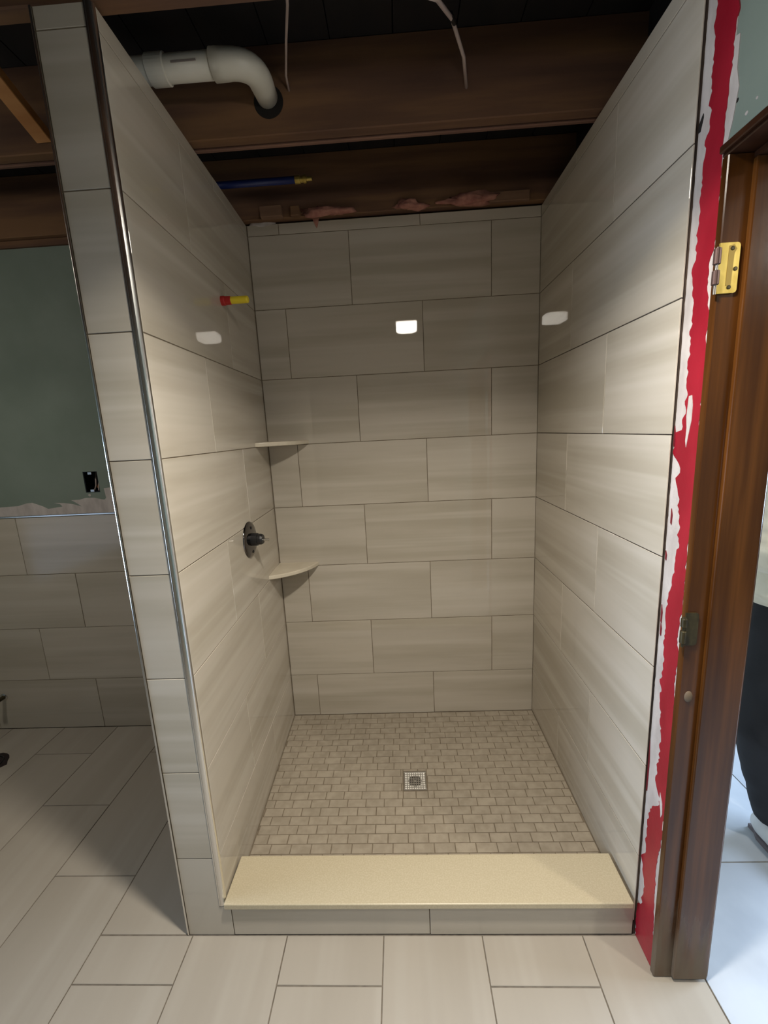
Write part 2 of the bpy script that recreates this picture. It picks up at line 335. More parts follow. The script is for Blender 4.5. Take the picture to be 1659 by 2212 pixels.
# mud patches on and beside the membrane
def patch(poly, x0, x1, m, nm='joint_compound'):
    bm = bmesh.new(); prism(bm, poly, lambda u, v, d: (d, u, v), x0, x1); return obj(nm, bm, m, wr)
patch([(-.080, 2.26), (-.095, 2.255), (-.095, 2.20), (-.104, 2.165), (-.096, 2.115), (-.0855, 2.078), (-.0775, 2.078), (-.077, 2.13)], XD - .0016, XD + .001, M_MUD)
patch([(-.040, 1.606), (-.050, 1.607), (-.055, 1.585), (-.055, 1.55), (-.049, 1.52), (-.044, 1.49), (-.040, 1.505), (-.041, 1.535), (-.037, 1.56)], XD - .0034, XD - .001, M_MUD)
patch([(-.058, .57), (-.070, .545), (-.073, .515), (-.068, .500), (-.065, .520), (-.058, .545)], XD - .0034, XD - .001, M_MUD)
patch([(-.079, .50), (-.084, .50), (-.084, .47), (-.079, .472)], XD - .0034, XD - .001, M_MUD)
for y0, z0, h in ((-.012, 1.30, .04), (-.004, 1.035, .05), (-.006, 1.0, .035), (.0, 1.49, .05), (.0, .52, .16), (-.003, 1.205, .025)):
    patch([(y0 + .002, z0 + h), (y0 - .003, z0 + h * .6), (y0 - .002, z0), (y0 + .002, z0 + .004)], XD - .0034, XD - .001, M_DARKRED, 'membrane_smear')
patch([(.002, 2.165), (-.010, 2.180), (-.011, 2.172), (-.004, 2.150), (.001, 2.150)], XD - .003, XD - .001, M_DARK, 'gouge')
for y, z, r in ((-.101, 2.143, .0045), (-.128, 2.105, .004), (-.15, 2.115, .003)):
    bm = bmesh.new(); lathe(bm, [(0, r), (.0012, r * .7)], (XD + .0004, y, z), (-1, 0, 0), 10); obj('screw_dimple', bm, M_DARK if r > .004 else M_MUD, wr)

# ------------------------------------------------------------------ doorway
JY0, JY1 = DH - .018, DH
d1 = obj('door_1', boxes((1.2665, 1.417, JY0, JY1, .001, 2.055), bev=.002), M_JAMB); struct(d1, 'doorway lined with orange-brown varnished wood')
obj('door_stop', boxes((1.3125, 1.405, JY0 - .0125, JY0, .012, 2.043), bev=.003, seg=2), M_JAMB, d1)
obj('head_jamb', boxes((1.2665, 1.417, DE, JY1, 2.055, 2.0725), bev=.002), M_HEAD, d1)
obj('head_stop', boxes((1.3125, 1.405, DE + .018, JY0, 2.043, 2.055), bev=.003), M_HEAD, d1)
obj('far_jamb', boxes((1.2665, 1.417, DE, DE + .018, .001, 2.055), bev=.002), M_JAMB, d1)
obj('head_edge_strip', boxes((1.2575, 1.2665, DE, -.088, 2.060, 2.0745), bev=.002), M_HEAD, d1)
def hinge(zc, h, m_leaf, m_knuckle, label, brass):
    t = thing('door_hinge', label, 'hinge', (1.2665, JY0, zc), 'hinges on the door jamb')
    a = h / 2
    bm = bmesh.new(); w = .0365 if brass else .026; c = .006
    poly = [(-.003, -a), (w - c, -a), (w - c * .3, -a + c * .3), (w, -a + c), (w, a - c), (w - c * .3, a - c * .3), (w - c, a), (-.003, a)]
    prism(bm, poly, lambda u, v, d: (u, d, v), -.0042, .0); leaf = obj('hinge_leaf', bm, m_leaf, t)
    if brass:
        bm = bmesh.new(); prism(bm, [(.0135, -a + .014), (.0235, -a + .014), (.0255, a - .02), (.030, a - .012), (.024, a - .004), (.0145, a - .006)], lambda u, v, d: (u, d, v), -.0047, -.0038); obj('worn_patch', bm, M_BRASSD, leaf)
        for u, v in ((.021, a - .011), (.030, -.002), (.0205, -a + .011)):
            bm = bmesh.new(); lathe(bm, [(-.003, .0042), (.0010, .0040), (.0018, .0026)], (u, -.0042, v), (0, -1, 0), 12); obj('screw', bm, M_BRONZE, leaf)
    kn = [(a - .010, a - .040), (-.004, -a + .016)] if brass else [(a - .012, .008), (-.002, -a + .008)]
    for z1, z0 in kn:
        bm = bmesh.new(); lathe(bm, [(0, .0055), (.001, .0068), (z1 - z0 - .001, .0068), (z1 - z0, .0055)], (-.0085, -.0060, z0), (0, 0, 1), 16); obj('knuckle', bm, m_knuckle, t, smooth=False)
    bm = bmesh.new(); lathe(bm, [(0, .003), (h - .012, .003), (h - .010, .0046), (h - .006, .003)], (-.0085, -.0060, -a - .002), (0, 0, 1), 12); obj('hinge_pin', bm, M_STEEL if brass else m_knuckle, t)
hinge(1.849, .094, M_BRASS, M_PINK, 'shiny worn brass hinge with three screws, upper one on the door jamb', True)
hinge(1.067, .082, M_BRONZE, M_BRONZE, 'dark grimy hinge beside the red strip, lower one on the door jamb', False)
bm = bmesh.new(); bmesh.ops.create_uvsphere(bm, u_segments=16, v_segments=10, radius=.010)
for v in bm.verts: v.co = Vector((v.co.x, v.co.y * .55, v.co.z * 1.5))
obj('varnish_blister', bm, M_JAMB, d1, (1.288, JY0, .888), smooth=True)

# ------------------------------------------------------------------ floors
fl = struct(obj('floor', boxes((-2.55, 1.407, -2.75, 1.14, -.12, -.0022)), M_FGROUT), 'large beige matt floor tiles')
XC = [-.12 + .3077 * k for k in range(-8, 5)]
cols = list(zip([-2.4] + XC, XC + [1.4065]))
for ci, (x0, x1) in enumerate(cols):
    if x1 - x0 < .02: continue
    k = ci - 8
    off = -.125 if k % 2 == 0 else .186
    j = [off + .614 * n for n in range(-5, 3)]
    if x0 > -.2 and x1 < 1.3: segs = [(a, b) for a, b in cut(-2.6, -.0005, j)]
    elif x0 >= 1.05: segs = cut(-2.6, -.0005, j)
    elif x1 > -.15: segs = cut(-2.6, -.0005, j)
    else: segs = cut(-2.6, YW - .001, j)
    for y0, y1 in segs:
        if y1 - y0 < .01: continue
        put_tile('tile', fl, M_FLOORTILE, (0, 0, 0), (0, 1, 0), (-1, 0, 0), y0, y1, -x1, -x0, g=.0036, jit=.00015)
# tile strip that reaches the partition's left side
for y0, y1 in cut(.0005, YW - .001, [-.125, .489]):
    put_tile('tile', fl, M_FLOORTILE, (0, 0, 0), (0, 1, 0), (-1, 0, 0), y0, y1, .141, .4277, g=.0036)
f2 = struct(obj('floor_hallway', boxes((1.4075, 3.75, -2.75, 2.05, -.12, -.0022)), M_FGROUT), 'pale grey floor tiles of the next room')
for a, b in zip([1.4075, 2.017, 2.627, 3.237], [2.017, 2.627, 3.237, 3.6]):
    for y0, y1 in cut(-2.6, 1.9, [.22 + .61 * n for n in range(-5, 4)]):
        put_tile('tile', f2, M_HALLTILE, (0, 0, 0), (0, 1, 0), (-1, 0, 0), y0, y1, -b, -a, g=.004)
# shower pan with brick mosaic
ZS = .0547
sf = struct(obj('floor_shower', boxes((-SKEW - .002, W + .002, .13, D + .002, 0, ZS - .0016)), M_GROUT), 'shower floor of small beige brick mosaic sloping to a square drain')
drain = (.5645, .6690, .4830, .5900)
def clip_drain(x0, x1, y0, y1):
    a, b, c, d = drain
    if x1 <= a or x0 >= b or y1 <= c or y0 >= d: return [(x0, x1, y0, y1)]
    out = []
    if x0 < a - .006: out.append((x0, a, y0, y1))
    if x1 > b + .006: out.append((b, x1, y0, y1))
    xa, xb = max(x0, a), min(x1, b)
    if y0 < c - .006: out.append((xa, xb, y0, c))
    if y1 > d + .006: out.append((xa, xb, d, y1))
    return out
PX, PY = .0762, .0387
bricks = []
for r in range(22):
    y1 = D - .002 - r * PY; y0 = y1 - PY
    if y1 < .17: break
    xl = -SKEW * (y0 + y1) / 2 / D + .002
    sh = (.0 if r % 2 else PX / 2) + random.uniform(-.006, .006) + (.02 if r % 5 == 3 else 0)
    e = cut(xl, W - .002, [xl + sh + PX * k for k in range(-1, 20)])
    for a, b in e:
        if b - a < .012: continue
        for q in clip_drain(a, b, y0, y1): bricks.append((r, q))
bricks.sort(key=lambda t: -t[0])
for r, (a, b, c, d) in bricks[:300]:
    put_tile('tile', sf, M_BRICK, (0, 0, ZS), (1, 0, 0), (0, 1, 0), a + random.uniform(0, .0006), b - random.uniform(0, .0006), c, d, th=.0016, g=.0030, jit=.0002, ch=.0005)
bm = bmesh.new()
for r, (a, b, c, d) in bricks[300:]:
    box(bm, a + .0017, b - .0017, c + .0017, d - .0017, ZS - .0016, ZS + random.uniform(-.0004, .0004))
if len(bricks) > 300:
    o = obj('tile', bm, M_BRICK, sf); o['kind'] = 'stuff'
# drain
dr = thing('shower_drain', 'square metal grate drain in the mosaic shower floor', 'drain', ((drain[0] + drain[1]) / 2, (drain[2] + drain[3]) / 2, ZS))
a, h = .0500, .0015
bm = boxes((-a, a, -a, -a + .0065, -.0016, h), (-a, a, a - .0065, a, -.0016, h), (-a, -a + .0065, -a + .0065, a - .0065, -.0016, h), (a - .0065, a, -a + .0065, a - .0065, -.0016, h), bev=.0006)
obj('frame', bm, M_STEEL, dr)
p = .087 / 9
for k in range(1, 9):
    c = -.0435 + p * k
    obj('grate_bar', boxes((-.0435, .0435, c - .0021, c + .0021, -.0012, .0004), bev=.0004), M_STEEL, dr)
    obj('grate_bar', boxes((c - .0019, c + .0019, -.0435, .0435, -.0012, .0003), bev=.0004), M_STEEL, dr)
bm = bmesh.new(); lathe(bm, [(0, .0290), (.0003, .0286)], (0, 0, -.00095), (0, 0, 1), 28); obj('waste_opening', bm, M_DARK, dr)
bm = bmesh.new(); lathe(bm, [(0, .0046), (.0022, .0046), (.0030, .0030)], (0, 0, -.001), (0, 0, 1), 14); obj('screw', bm, M_STEEL, dr)
obj('pan_ledge', boxes((-.0435, .0435, -.0435, .0435, -.0016, -.0009)), mat('glint_white_plastic', srgb(250, 248, 242), .25), dr)  # white colour paints in the lamp glints between the grate bars

# ------------------------------------------------------------------ curb
cb = thing('shower_curb', 'low shower curb with a cream stone slab over grey-beige tile', 'curb', (W / 2, .07, 0))
def sub(bm): 
    for v in bm.verts: v.co -= Vector((W / 2, .07, 0))
    return bm
obj('curb_core', sub(boxes((.0005, W - .0005, .0022, .128, 0, .1165))), M_GROUT, cb)
obj('slab', sub(boxes((.0008, W - .009, -.0135, .1415, .1175, .1370), bev=.003, seg=2)), M_QUARTZ, cb)['label'] = 'cream speckled stone slab'
for x0, x1 in ((.0165, .642), (.642, W + .001)):
    put_tile('tile', cb, M_TILE, (-W / 2, -.07, 0), (1, 0, 0), (0, 0, 1), x0, x1, .0015, .1165)

# ------------------------------------------------------------------ shower fittings
def corner_shelf(z, label):
    t = thing('corner_shelf', label, 'shelf', (-SKEW * .95, D, z), 'corner shelves in the shower')
    r = .200; poly = [(0.0, 0.0)]
    n = 14
    for i in range(n + 1):
        a = PI / 2 * i / n; x, y = r * math.cos(a), r * math.sin(a)
        bul = .80 + .20 * (1 - abs(a - PI / 4) / (PI / 4)) * 0 
        # flatter than a quarter circle: blend the arc with its chord
        cx_, cy_ = r * (1 - i / n), r * i / n
        poly.append((x * .62 + cx_ * .38, -(y * .62 + cy_ * .38)))
    bm = bmesh.new(); prism(bm, poly, lambda u, v, d: (u, v, d), 0, .019)
    bmesh.ops.recalc_face_normals(bm, faces=bm.faces[:])
    es = [e for e in bm.edges if len(e.link_faces) == 2 and all(abs(v.co.x) > 1e-5 and abs(v.co.y) > 1e-5 or (v.co - e.other_vert(v).co).length < .03 for v in e.verts) and abs(e.verts[0].co.z - e.verts[1].co.z) < 1e-6]
    bmesh.ops.bevel(bm, geom=es, offset=.004, segments=3, affect='EDGES', profile=.5)
    obj('slab', bm, M_SHELF, t)
corner_shelf(1.5205, 'upper cream stone corner shelf seen edge-on in the shower')
corner_shelf(.9085, 'lower cream stone corner shelf with its top face showing in the shower')
def lwx(y): return -SKEW * y / D
v = thing('shower_valve', 'dark chrome oval shower valve plate with a black stem on the left tiled wall', 'valve', (lwx(.585), .585, 1.157))
bm = bmesh.new(); lathe(bm, [(0, .0735), (.003, .0735), (.006, .071), (.010, .062), (.0125, .045), (.0135, .03)], (0, 0, 0), (1, 0, 0), 40)
o = obj('trim_plate', bm, mat('dark_chrome', (.16, .15, .15, 1), .12, 1), v, smooth=True)
bm = bmesh.new(); lathe(bm, [(0.010, .026), (.036, .026), (.037, .022), (.050, .022), (.058, .018)], (0, 0, 0), (1, 0, 0), 24); obj('valve_body', bm, M_BLACK, v)
bm = bmesh.new(); lathe(bm, [(.056, .006), (.080, .006), (.0805, .004), (.083, .004)], (0, 0, -.003), (1, 0, 0), 14); obj('stem', bm, M_STEEL, v)
for dz in (.048, -.050):
    bm = bmesh.new(); lathe(bm, [(.008, .006), (.0135, .006), (.0145, .004)], (0, 0, dz), (1, 0, 0), 14); obj('screw', bm, M_DARK, v)
a = thing('shower_arm_stub', 'yellow test tube with a red collar sticking out of the left tiled wall', 'pipe', (lwx(.577), .577, 2.056))
bm = bmesh.new(); lathe(bm, [(0, .0165), (.012, .0165), (.014, .0150), (.034, .0145), (.036, .0125)], (0, 0, 0), (1, 0, 0), 20); obj('collar', bm, M_REDCAP, a)['label'] = 'red collar'
bm = bmesh.new(); lathe(bm, [(.030, .0125), (.094, .0125), (.098, .0110), (.0995, .008)], (0, 0, 0), (1, 0, 0), 20); obj('tube', bm, M_YELLOW, a)['label'] = 'yellow tube'

# ------------------------------------------------------------------ fittings left of the partition
ob = thing('outlet_box', 'open electrical outlet box with loose wires in the green drywall', 'outlet', ((hx0 + hx1) / 2, YW, (hz0 + hz1) / 2))
w2, h2 = (hx1 - hx0) / 2 - .001, (hz1 - hz0) / 2 - .001
obj('box', boxes((-w2, w2, .062, .066, -h2, h2), (-w2, -w2 + .002, .002, .062, -h2, h2), (w2 - .002, w2, .002, .062, -h2, h2), (-w2 + .002, w2 - .002, .002, .062, -h2, -h2 + .002), (-w2 + .002, w2 - .002, .002, .062, h2 - .002, h2)), M_BLACK, ob)
for pts, m, nm in (([(-.008, .058, .045), (.004, .03, .02), (.012, .012, -.02), (.006, .006, -.040)], M_CABLE, 'wire'), ([(.012, .058, .03), (.022, .03, .0), (.020, .010, -.03)], mat('copper', srgb(190, 130, 80), .35, .8), 'wire'), ([(.018, .058, .045), (.028, .02, .02), (.024, .010, -.045)], M_CABLE, 'wire')):
    bm = bmesh.new(); tube(bm, pts, .003, 8); obj(nm, bm, m, ob)
for zz in (h2 - .008, -h2 + .008):
    obj('mounting_ear', boxes((-.012, .008, -.001, .003, zz - .006, zz + .006), bev=.001), M_STEEL, ob)
sp_ = thing('pipe_stub', 'short olive brass pipe stub coming out of the wainscot tile', 'pipe', (-1.668, YW, .2))
bm = bmesh.new(); lathe(bm, [(0, .011), (.05, .011), (.052, .014), (.068, .014), (.070, .010)], (0, 0, 0), (0, -1, 0), 16); obj('pipe', bm, M_BRONZE, sp_)
bm = bmesh.new(); lathe(bm, [(0, .020), (.003, .020), (.005, .014)], (0, 0, 0), (0, -1, 0), 18); obj('flange', bm, M_STEEL, sp_)
wf = thing('floor_flange', 'dark open toilet waste hole in the beige floor tile', 'drain', (-1.535, .735, 0))
bm = bmesh.new(); prism(bm, [(.075 + 0.018 if k == 0 else .078 * math.cos(2 * PI * k / 20), (0 if k == 0 else .078 * math.sin(2 * PI * k / 20))) for k in range(20)], lambda u, v, d: (u, v, d), 0.0003, .002); obj('opening', bm, mat('brown_waste', srgb(34, 22, 20), .8), wf)
bm = bmesh.new()
ringp = [(.055 * math.cos(2 * PI * k / 24), .055 * math.sin(2 * PI * k / 24)) for k in range(24)]
tube(bm, [(x, y, .003) for x, y in ringp + ringp[:1]], .004, 8); obj('ring', bm, M_BLACK, wf)

# ------------------------------------------------------------------ ceiling
ZJ, ZT = 2.49, 2.73
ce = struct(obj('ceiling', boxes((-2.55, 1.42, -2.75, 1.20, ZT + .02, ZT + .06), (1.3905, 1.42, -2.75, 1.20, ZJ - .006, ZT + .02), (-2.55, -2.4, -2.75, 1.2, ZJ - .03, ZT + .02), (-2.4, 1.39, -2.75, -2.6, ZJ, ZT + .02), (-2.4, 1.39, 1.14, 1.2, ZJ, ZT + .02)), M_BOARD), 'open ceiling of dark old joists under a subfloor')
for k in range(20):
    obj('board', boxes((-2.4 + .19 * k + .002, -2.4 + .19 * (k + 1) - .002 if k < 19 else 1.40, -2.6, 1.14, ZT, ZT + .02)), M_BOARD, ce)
for y in (-2.45, -2.02, -1.61, -1.21, -.81, -.40, .029, .474, .985):
    obj('joist', boxes((-2.4, 1.405, y - .019, y + .019, ZJ, ZT), bev=.003), M_JOIST, ce)
obj('lath', boxes((-2.4, 1.39, .499, .512, 2.487, 2.497), bev=.002), varied('dusty_lath', srgb(104, 76, 66), srgb(128, 96, 80), (3, 30, 30), .9), ce)
obj('top_plate', boxes((-2.4, 1.40, 1.03, 1.14, 2.484, 2.522)), M_JOIST, ce)
obj('top_plate', boxes((-2.4, -.14, YW - .012, YW + .02, 2.461, 2.489), bev=.002), M_JOIST, ce)
obj('rim_joist', boxes((-2.4, 1.40, 1.10, 1.14, 2.522, ZT)), M_JOIST, ce)
for x0, x1, y0, y1, z0, z1 in ((.055, .150, .935, .965, 2.486, 2.53), (.185, .225, .940, .965, 2.486, 2.525), (1.03, 1.2, .945, .965, 2.486, 2.525)):
    obj('wood_block', boxes((x0, x1, y0, y1, z0, z1), bev=.003), M_BLOCK if x0 < .1 or x0 > .9 else M_JOIST, ce)
# diagonal bridging between the first two joists
def beam(p0, p1, w, t, m, name, parent):
    p0, p1 = Vector(p0), Vector(p1); d = (p1 - p0); L = d.length; d.normalize()
    s = d.cross(Vector((0, 0, 1))).normalized(); u = s.cross(d)
    bm = boxes((-w / 2, w / 2, -t / 2, t / 2, 0, L), bev=.002)
    o = obj(name, bm, m, parent); o.matrix_local = Matrix(((s.x, u.x, d.x, p0.x), (s.y, u.y, d.y, p0.y), (s.z, u.z, d.z, p0.z), (0, 0, 0, 1)))
beam((-.475, .450, 2.525), (-.475, .052, 2.68), .050, .03, M_BRACE, 'bridging', ce)

# services between the joists
pv = thing('waste_pipe', 'white plastic waste pipe with an elbow between dark ceiling joists', 'pipe', (.05, .315, 2.583))
Y0, Z0 = 0.0, 0.0
bm = bmesh.new(); lathe(bm, [(0, .0310), (.42, .0310)], (-.30, 0, 0), (1, 0, 0), 28); obj('pipe', bm, M_PVC, pv, smooth=True)
bm = bmesh.new(); lathe(bm, [(0, .034), (.002, .0360), (.050, .0360), (.052, .033)], (-.095, 0, 0), (1, 0, 0), 28); obj('coupling', bm, M_PVC, pv)
el = arcbend((.085, 0, 0), (.197, 0, 0), (.197, .139, 0.008), .075, 10)
bm = bmesh.new(); tube(bm, el, [.0365, .0360] + [.0350] * (len(el) - 3) + [.0320], 28); obj('elbow', bm, M_PVC, pv, smooth=True)
bm = bmesh.new(); lathe(bm, [(0, .046), (.0012, .045)], (.199, .1385, -.004), (0, -1, 0), 28); obj('joist_hole', bm, M_DARK, pv)
obj('printed_mark', boxes((-.02, .05, -.0318, -.0300, -.009, -.004)), M_PRIMER, pv)
def cable(name, label, pts, r, m, extra=None):
    t = thing(name, label, 'cable', pts[0], 'cables between the joists'); o = Vector(pts[0])
    bm = bmesh.new(); tube(bm, [Vector(p) - o for p in pts], r, 8); obj('sheath', bm, m, t, smooth=True)
    if extra: extra(t, o)
cable('cable', 'thin straight pale cable beside the white waste pipe', [(.405, .050, 2.505), (.390, .13, 2.55), (.352, .28, 2.60), (.318, .410, 2.612), (.315, .457, 2.605)], .0035, M_CABLE)
def tape(t, o):
    bm = bmesh.new(); tube(bm, [Vector((.778, .20, 2.560)) - o, Vector((.792, .235, 2.568)) - o], .0062, 10); obj('tape_wrap', bm, M_BLACK, t)
cable('cable', 'slanting grey cable with black tape, nearer the right wall', [(.706, .050, 2.477), (.735, .10, 2.51), (.785, .22, 2.565), (.835, .36, 2.585), (.858, .457, 2.575)], .0052, M_CABLE, tape)
bp = thing('water_pipe', 'blue plastic water pipe with a brass fitting between the rear joists', 'pipe', (-.04, .80, 2.545))
bm = bmesh.new(); lathe(bm, [(0, .0125), (.50, .0125)], (-.21, 0, 0), (1, 0, 0), 16); obj('pipe', bm, M_BLUE, bp, smooth=True)
bm = bmesh.new(); lathe(bm, [(0, .0145), (.020, .0145), (.021, .011), (.032, .011), (.033, .014), (.044, .014), (.046, .008), (.066, .007)], (.285, 0, 0), (1, 0, 0), 16); obj('fitting', bm, M_BRASS, bp)['label'] = 'brass fitting'
# insulation and thinset along the top of the back wall
def blob(bm, c, r, sc, seed, amp):
    n0 = len(bm.verts)
    g_ = bmesh.ops.create_icosphere(bm, subdivisions=3, radius=r)
    for v_ in g_['verts']:
        k = 1 + amp * noise.fractal(v_.co * (2.2 / r) * .5 + Vector((seed, 0, 0)), .8, 2.0, 4)
        v_.co = Vector(c) + Vector((v_.co.x * sc[0], v_.co.y * sc[1], v_.co.z * sc[2])) * k
for (x, y, z), sc, lab in (((.345, .955, 2.500), (2.6, .6, .55), 'pink insulation tuft hanging over the tile near the wood blocks'), ((.70, .958, 2.502), (1.6, .5, .5), 'small pink insulation tuft over the middle of the back wall'), ((.940, .955, 2.506), (3.0, .7, .6), 'pink insulation tuft stuffed above the tile by the right corner')):
    t = obj('insulation_tuft', bmesh.new(), M_INSUL, None, (x, y, z)); bm = bmesh.new(); blob(bm, (0, 0, 0), .033, sc, x * 9, .9)
    t.data = mesh_from(bm, 'insulation_tuft', M_INSUL, True); t['label'] = lab; t['category'] = 'insulation'; t['group'] = 'insulation over the back wall'
bm = bmesh.new(); blob(bm, (.045, D + .006, 2.484), .024, (2.3, .35, .55), 4, .5); o = obj('thinset_lump', bm, M_MUD, wb, smooth=True)
bm = bmesh.new(); prism(bm, [(.27, 2.49), (.30, 2.49), (.292, 2.462), (.287, 2.452), (.281, 2.463)], lambda u, v_, d: (u, d, v_), D - .004, D - .0005); obj('thinset_lump', bm, M_INSUL, wb)

# ceiling light (just above the frame; seen as reflections in the glossy tile)
def ceiling_light(label, loc, down, glow, spread=138, group='ceiling lights'):
    cl = thing('ceiling_light', label, 'lamp', loc, group)
    bm = bmesh.new(); lathe(bm, [(0, .05), (-.02, .05), (-.045, .05), (-.05, .045)], (0, 0, 0), (0, 0, 1), 24); obj('box', bm, M_STEEL, cl)
    obj('base', boxes((-.092, .092, -.085, .085, -.125, -.05), bev=.01, seg=2), M_STEEL, cl)
    bm = bmesh.new(); rings = []
    for i in range(25):
        t_ = i / 24; z = -.118 - .068 * t_
        s_ = (1 + .015 * math.cos(i * PI * .75)) * (1 if t_ < .75 else math.sqrt(max(0, 1 - ((t_ - .75) / .25) ** 2 * .55)))
        ring = []
        for k in range(40):
            a_ = 2 * PI * k / 40; c_, n_ = math.cos(a_), math.sin(a_)
            ring.append(bm.verts.new((.078 * s_ * math.copysign(abs(c_) ** .35, c_), .072 * s_ * math.copysign(abs(n_) ** .35, n_), z)))
        rings.append(ring)
    for r0, r1 in zip(rings, rings[1:]):
        for k in range(40): bm.faces.new((r0[k], r0[(k + 1) % 40], r1[(k + 1) % 40], r1[k]))
    bm.faces.new(rings[0]); bm.faces.new(rings[-1])
    obj('glass_shade', bm, mat('lit_glass', (.9, .9, .85, 1), .2, emit=(1.0, .92, .80, 1), es=glow), cl, smooth=True)
    l = bpy.data.lights.new('bulb', 'AREA'); l.shape = 'RECTANGLE'; l.size = .12; l.size_y = .11; l.energy = down; l.color = (1.0, .92, .80); l.spread = math.radians(spread)
    o = bpy.data.objects.new('bulb', l); COL.objects.link(o); o.parent = cl; o.location = (0, 0, -.190)     # the lamp's own downward beam
ceiling_light('ribbed glass ceiling light fixed under a joist in front of the shower', (.70, -.42, ZJ), LAMP_DOWN, LAMP)
ceiling_light('added fill light in ribbed glass under a joist left of the shower partition', (-1.3, .029, ZJ), FILL2_DOWN, FILL2)  # unseen lamp added to brighten the green drywall and wainscot
ceiling_light('ribbed glass ceiling light on the plain ceiling of the next room', (2.45, -1.1, ZJ), LAMP3_DOWN, LAMP3, 180)

# ------------------------------------------------------------------ rest of the room and the next room
struct(obj('wall_front', boxes((-2.4, 1.405, -2.75, -2.6, 0, ZJ)), M_WHITEWALL), 'plain wall behind the camera')
def holed(x0, x1, a, b, y0, y1, z0, z1, zt):
    return boxes((x0, x1, a, y0, 0, zt), (x0, x1, y1, b, 0, zt), (x0, x1, y0, y1, 0, z0), (x0, x1, y0, y1, z1, zt))
struct(obj('wall_far_left', holed(-2.55, -2.4, -2.75, 1.14, -1.5, -.1, .42, 1.5, ZJ), M_GREEN), 'far left wall with a window')
struct(obj('wall_far_right', holed(3.6, 3.75, -2.75, 2.05, -.40, .90, .8, 2.1, ZJ), M_WHITEWALL), 'outer wall of the next room with a window')
struct(obj('wall_hall_back', boxes((1.405, 3.6, 1.9, 2.05, 0, ZJ)), M_WHITEWALL), 'back wall of the next room')
struct(obj('wall_hall_front', boxes((1.405, 3.6, -2.75, -2.6, 0, ZJ)), M_WHITEWALL), 'front wall of the next room')
struct(obj('wall_hall_left', boxes((1.3, 1.405, 1.14, 1.9, 0, ZJ)), M_WHITEWALL), 'short wall of the next room')
struct(obj('ceiling_hall', boxes((1.406, 3.6, -2.6, 1.9, ZJ, ZJ + .1)), M_WHITEWALL), 'plain ceiling of the next room')
def window(name, x, y0, y1, z0, z1, s):
    f = .05
    w_ = struct(obj(name, boxes((x, x + s * .08, y0, y0 + f, z0, z1), (x, x + s * .08, y1 - f, y1, z0, z1), (x, x + s * .08, y0 + f, y1 - f, z0, z0 + f), (x, x + s * .08, y0 + f, y1 - f, z1 - f, z1)), M_FRAME), 'window with a white frame')
    obj('pane', boxes((x + s * .04, x + s * .045, y0 + f, y1 - f, z0 + f, z1 - f)), M_GLASS, w_)
    obj('glazing_bar', boxes((x + s * .03, x + s * .055, y0 + f, y1 - f, (z0 + z1) / 2 - .015, (z0 + z1) / 2 + .015)), M_FRAME, w_)
window('window_1', -2.42, -1.5, -.1, .42, 1.5, -1)
window('window_2', 3.62, -.40, .90, .8, 2.1, 1)

# ------------------------------------------------------------------ person in the next room
def remeshed(bm, name, m, voxel, smooth_it=6, disp=None):
    me = mesh_from(bm, name, None); o = bpy.data.objects.new(name, me); COL.objects.link(o)
    r = o.modifiers.new('r', 'REMESH'); r.mode = 'VOXEL'; r.voxel_size = voxel
    s = o.modifiers.new('s', 'SMOOTH'); s.iterations = smooth_it; s.factor = .5
    dg = bpy.context.evaluated_depsgraph_get(); dg.update()
    me2 = bpy.data.meshes.new_from_object(o.evaluated_get(dg)); me2.name = name
    bpy.data.objects.remove(o); bpy.data.meshes.remove(me)
    if disp:
        for v_ in me2.vertices: v_.co = disp(v_.co.copy(), v_.normal.copy())
    me2.materials.clear(); me2.materials.append(m)
    for p_ in me2.polygons: p_.use_smooth = True
    return me2
def loft(bm, rings, n=20):
    """rings: (centre, rx, ry) horizontal ellipses"""
    R_ = [[bm.verts.new((c[0] + rx * math.cos(2 * PI * k / n), c[1] + ry * math.sin(2 * PI * k / n), c[2])) for k in range(n)] for c, rx, ry in rings]
    for r0, r1 in zip(R_, R_[1:]):
        for k in range(n): bm.faces.new((r0[k], r0[(k + 1) % n], r1[(k + 1) % n], r1[k]))
    bm.faces.new(R_[0][::-1]); bm.faces.new(R_[-1])
PXo, PYo = 1.975, .275
pe = thing('person', 'person in a wrinkled cream top, black trousers and white shoes standing beyond the doorway', 'person', (PXo, PYo, 0))
skin = mat('skin', srgb(196, 146, 118), .5)
def arm(bm, s, k, hand=True):
    sh, elb, wr_ = Vector((s * .172, .01, 1.375)), Vector((s * .255, .03, 1.12)), Vector((s * .085, -.205, 1.10))
    tube(bm, [sh, sh.lerp(elb, .5), elb], [.056 * k, .048 * k, .042 * k], 14)
    tube(bm, [elb, elb.lerp(wr_, .35), wr_], [.042 * k, .040 * k, .028 * k], 14)
    return elb, wr_
bm = bmesh.new()
loft(bm, [((0, 0, .90), .155, .10), ((0, 0, 1.0), .150, .10), ((0, 0, 1.12), .140, .095), ((0, 0, 1.25), .160, .105), ((0, 0, 1.36), .180, .10), ((0, .005, 1.43), .13, .075), ((0, .01, 1.47), .06, .058)])
loft(bm, [((0, .012, 1.44), .056, .058), ((0, .0, 1.55), .052, .055)])
bmesh.ops.create_uvsphere(bm, u_segments=24, v_segments=16, radius=1, matrix=Matrix.Translation((0, -.005, 1.635)) @ Matrix.Diagonal((.076, .094, .115, 1)))
bmesh.ops.create_uvsphere(bm, u_segments=16, v_segments=10, radius=1, matrix=Matrix.Translation((0, -.045, 1.565)) @ Matrix.Diagonal((.05, .05, .04, 1)))
tube(bm, [(0, -.088, 1.655), (0, -.108, 1.622), (0, -.100, 1.612)], [.009, .015, .012], 10)
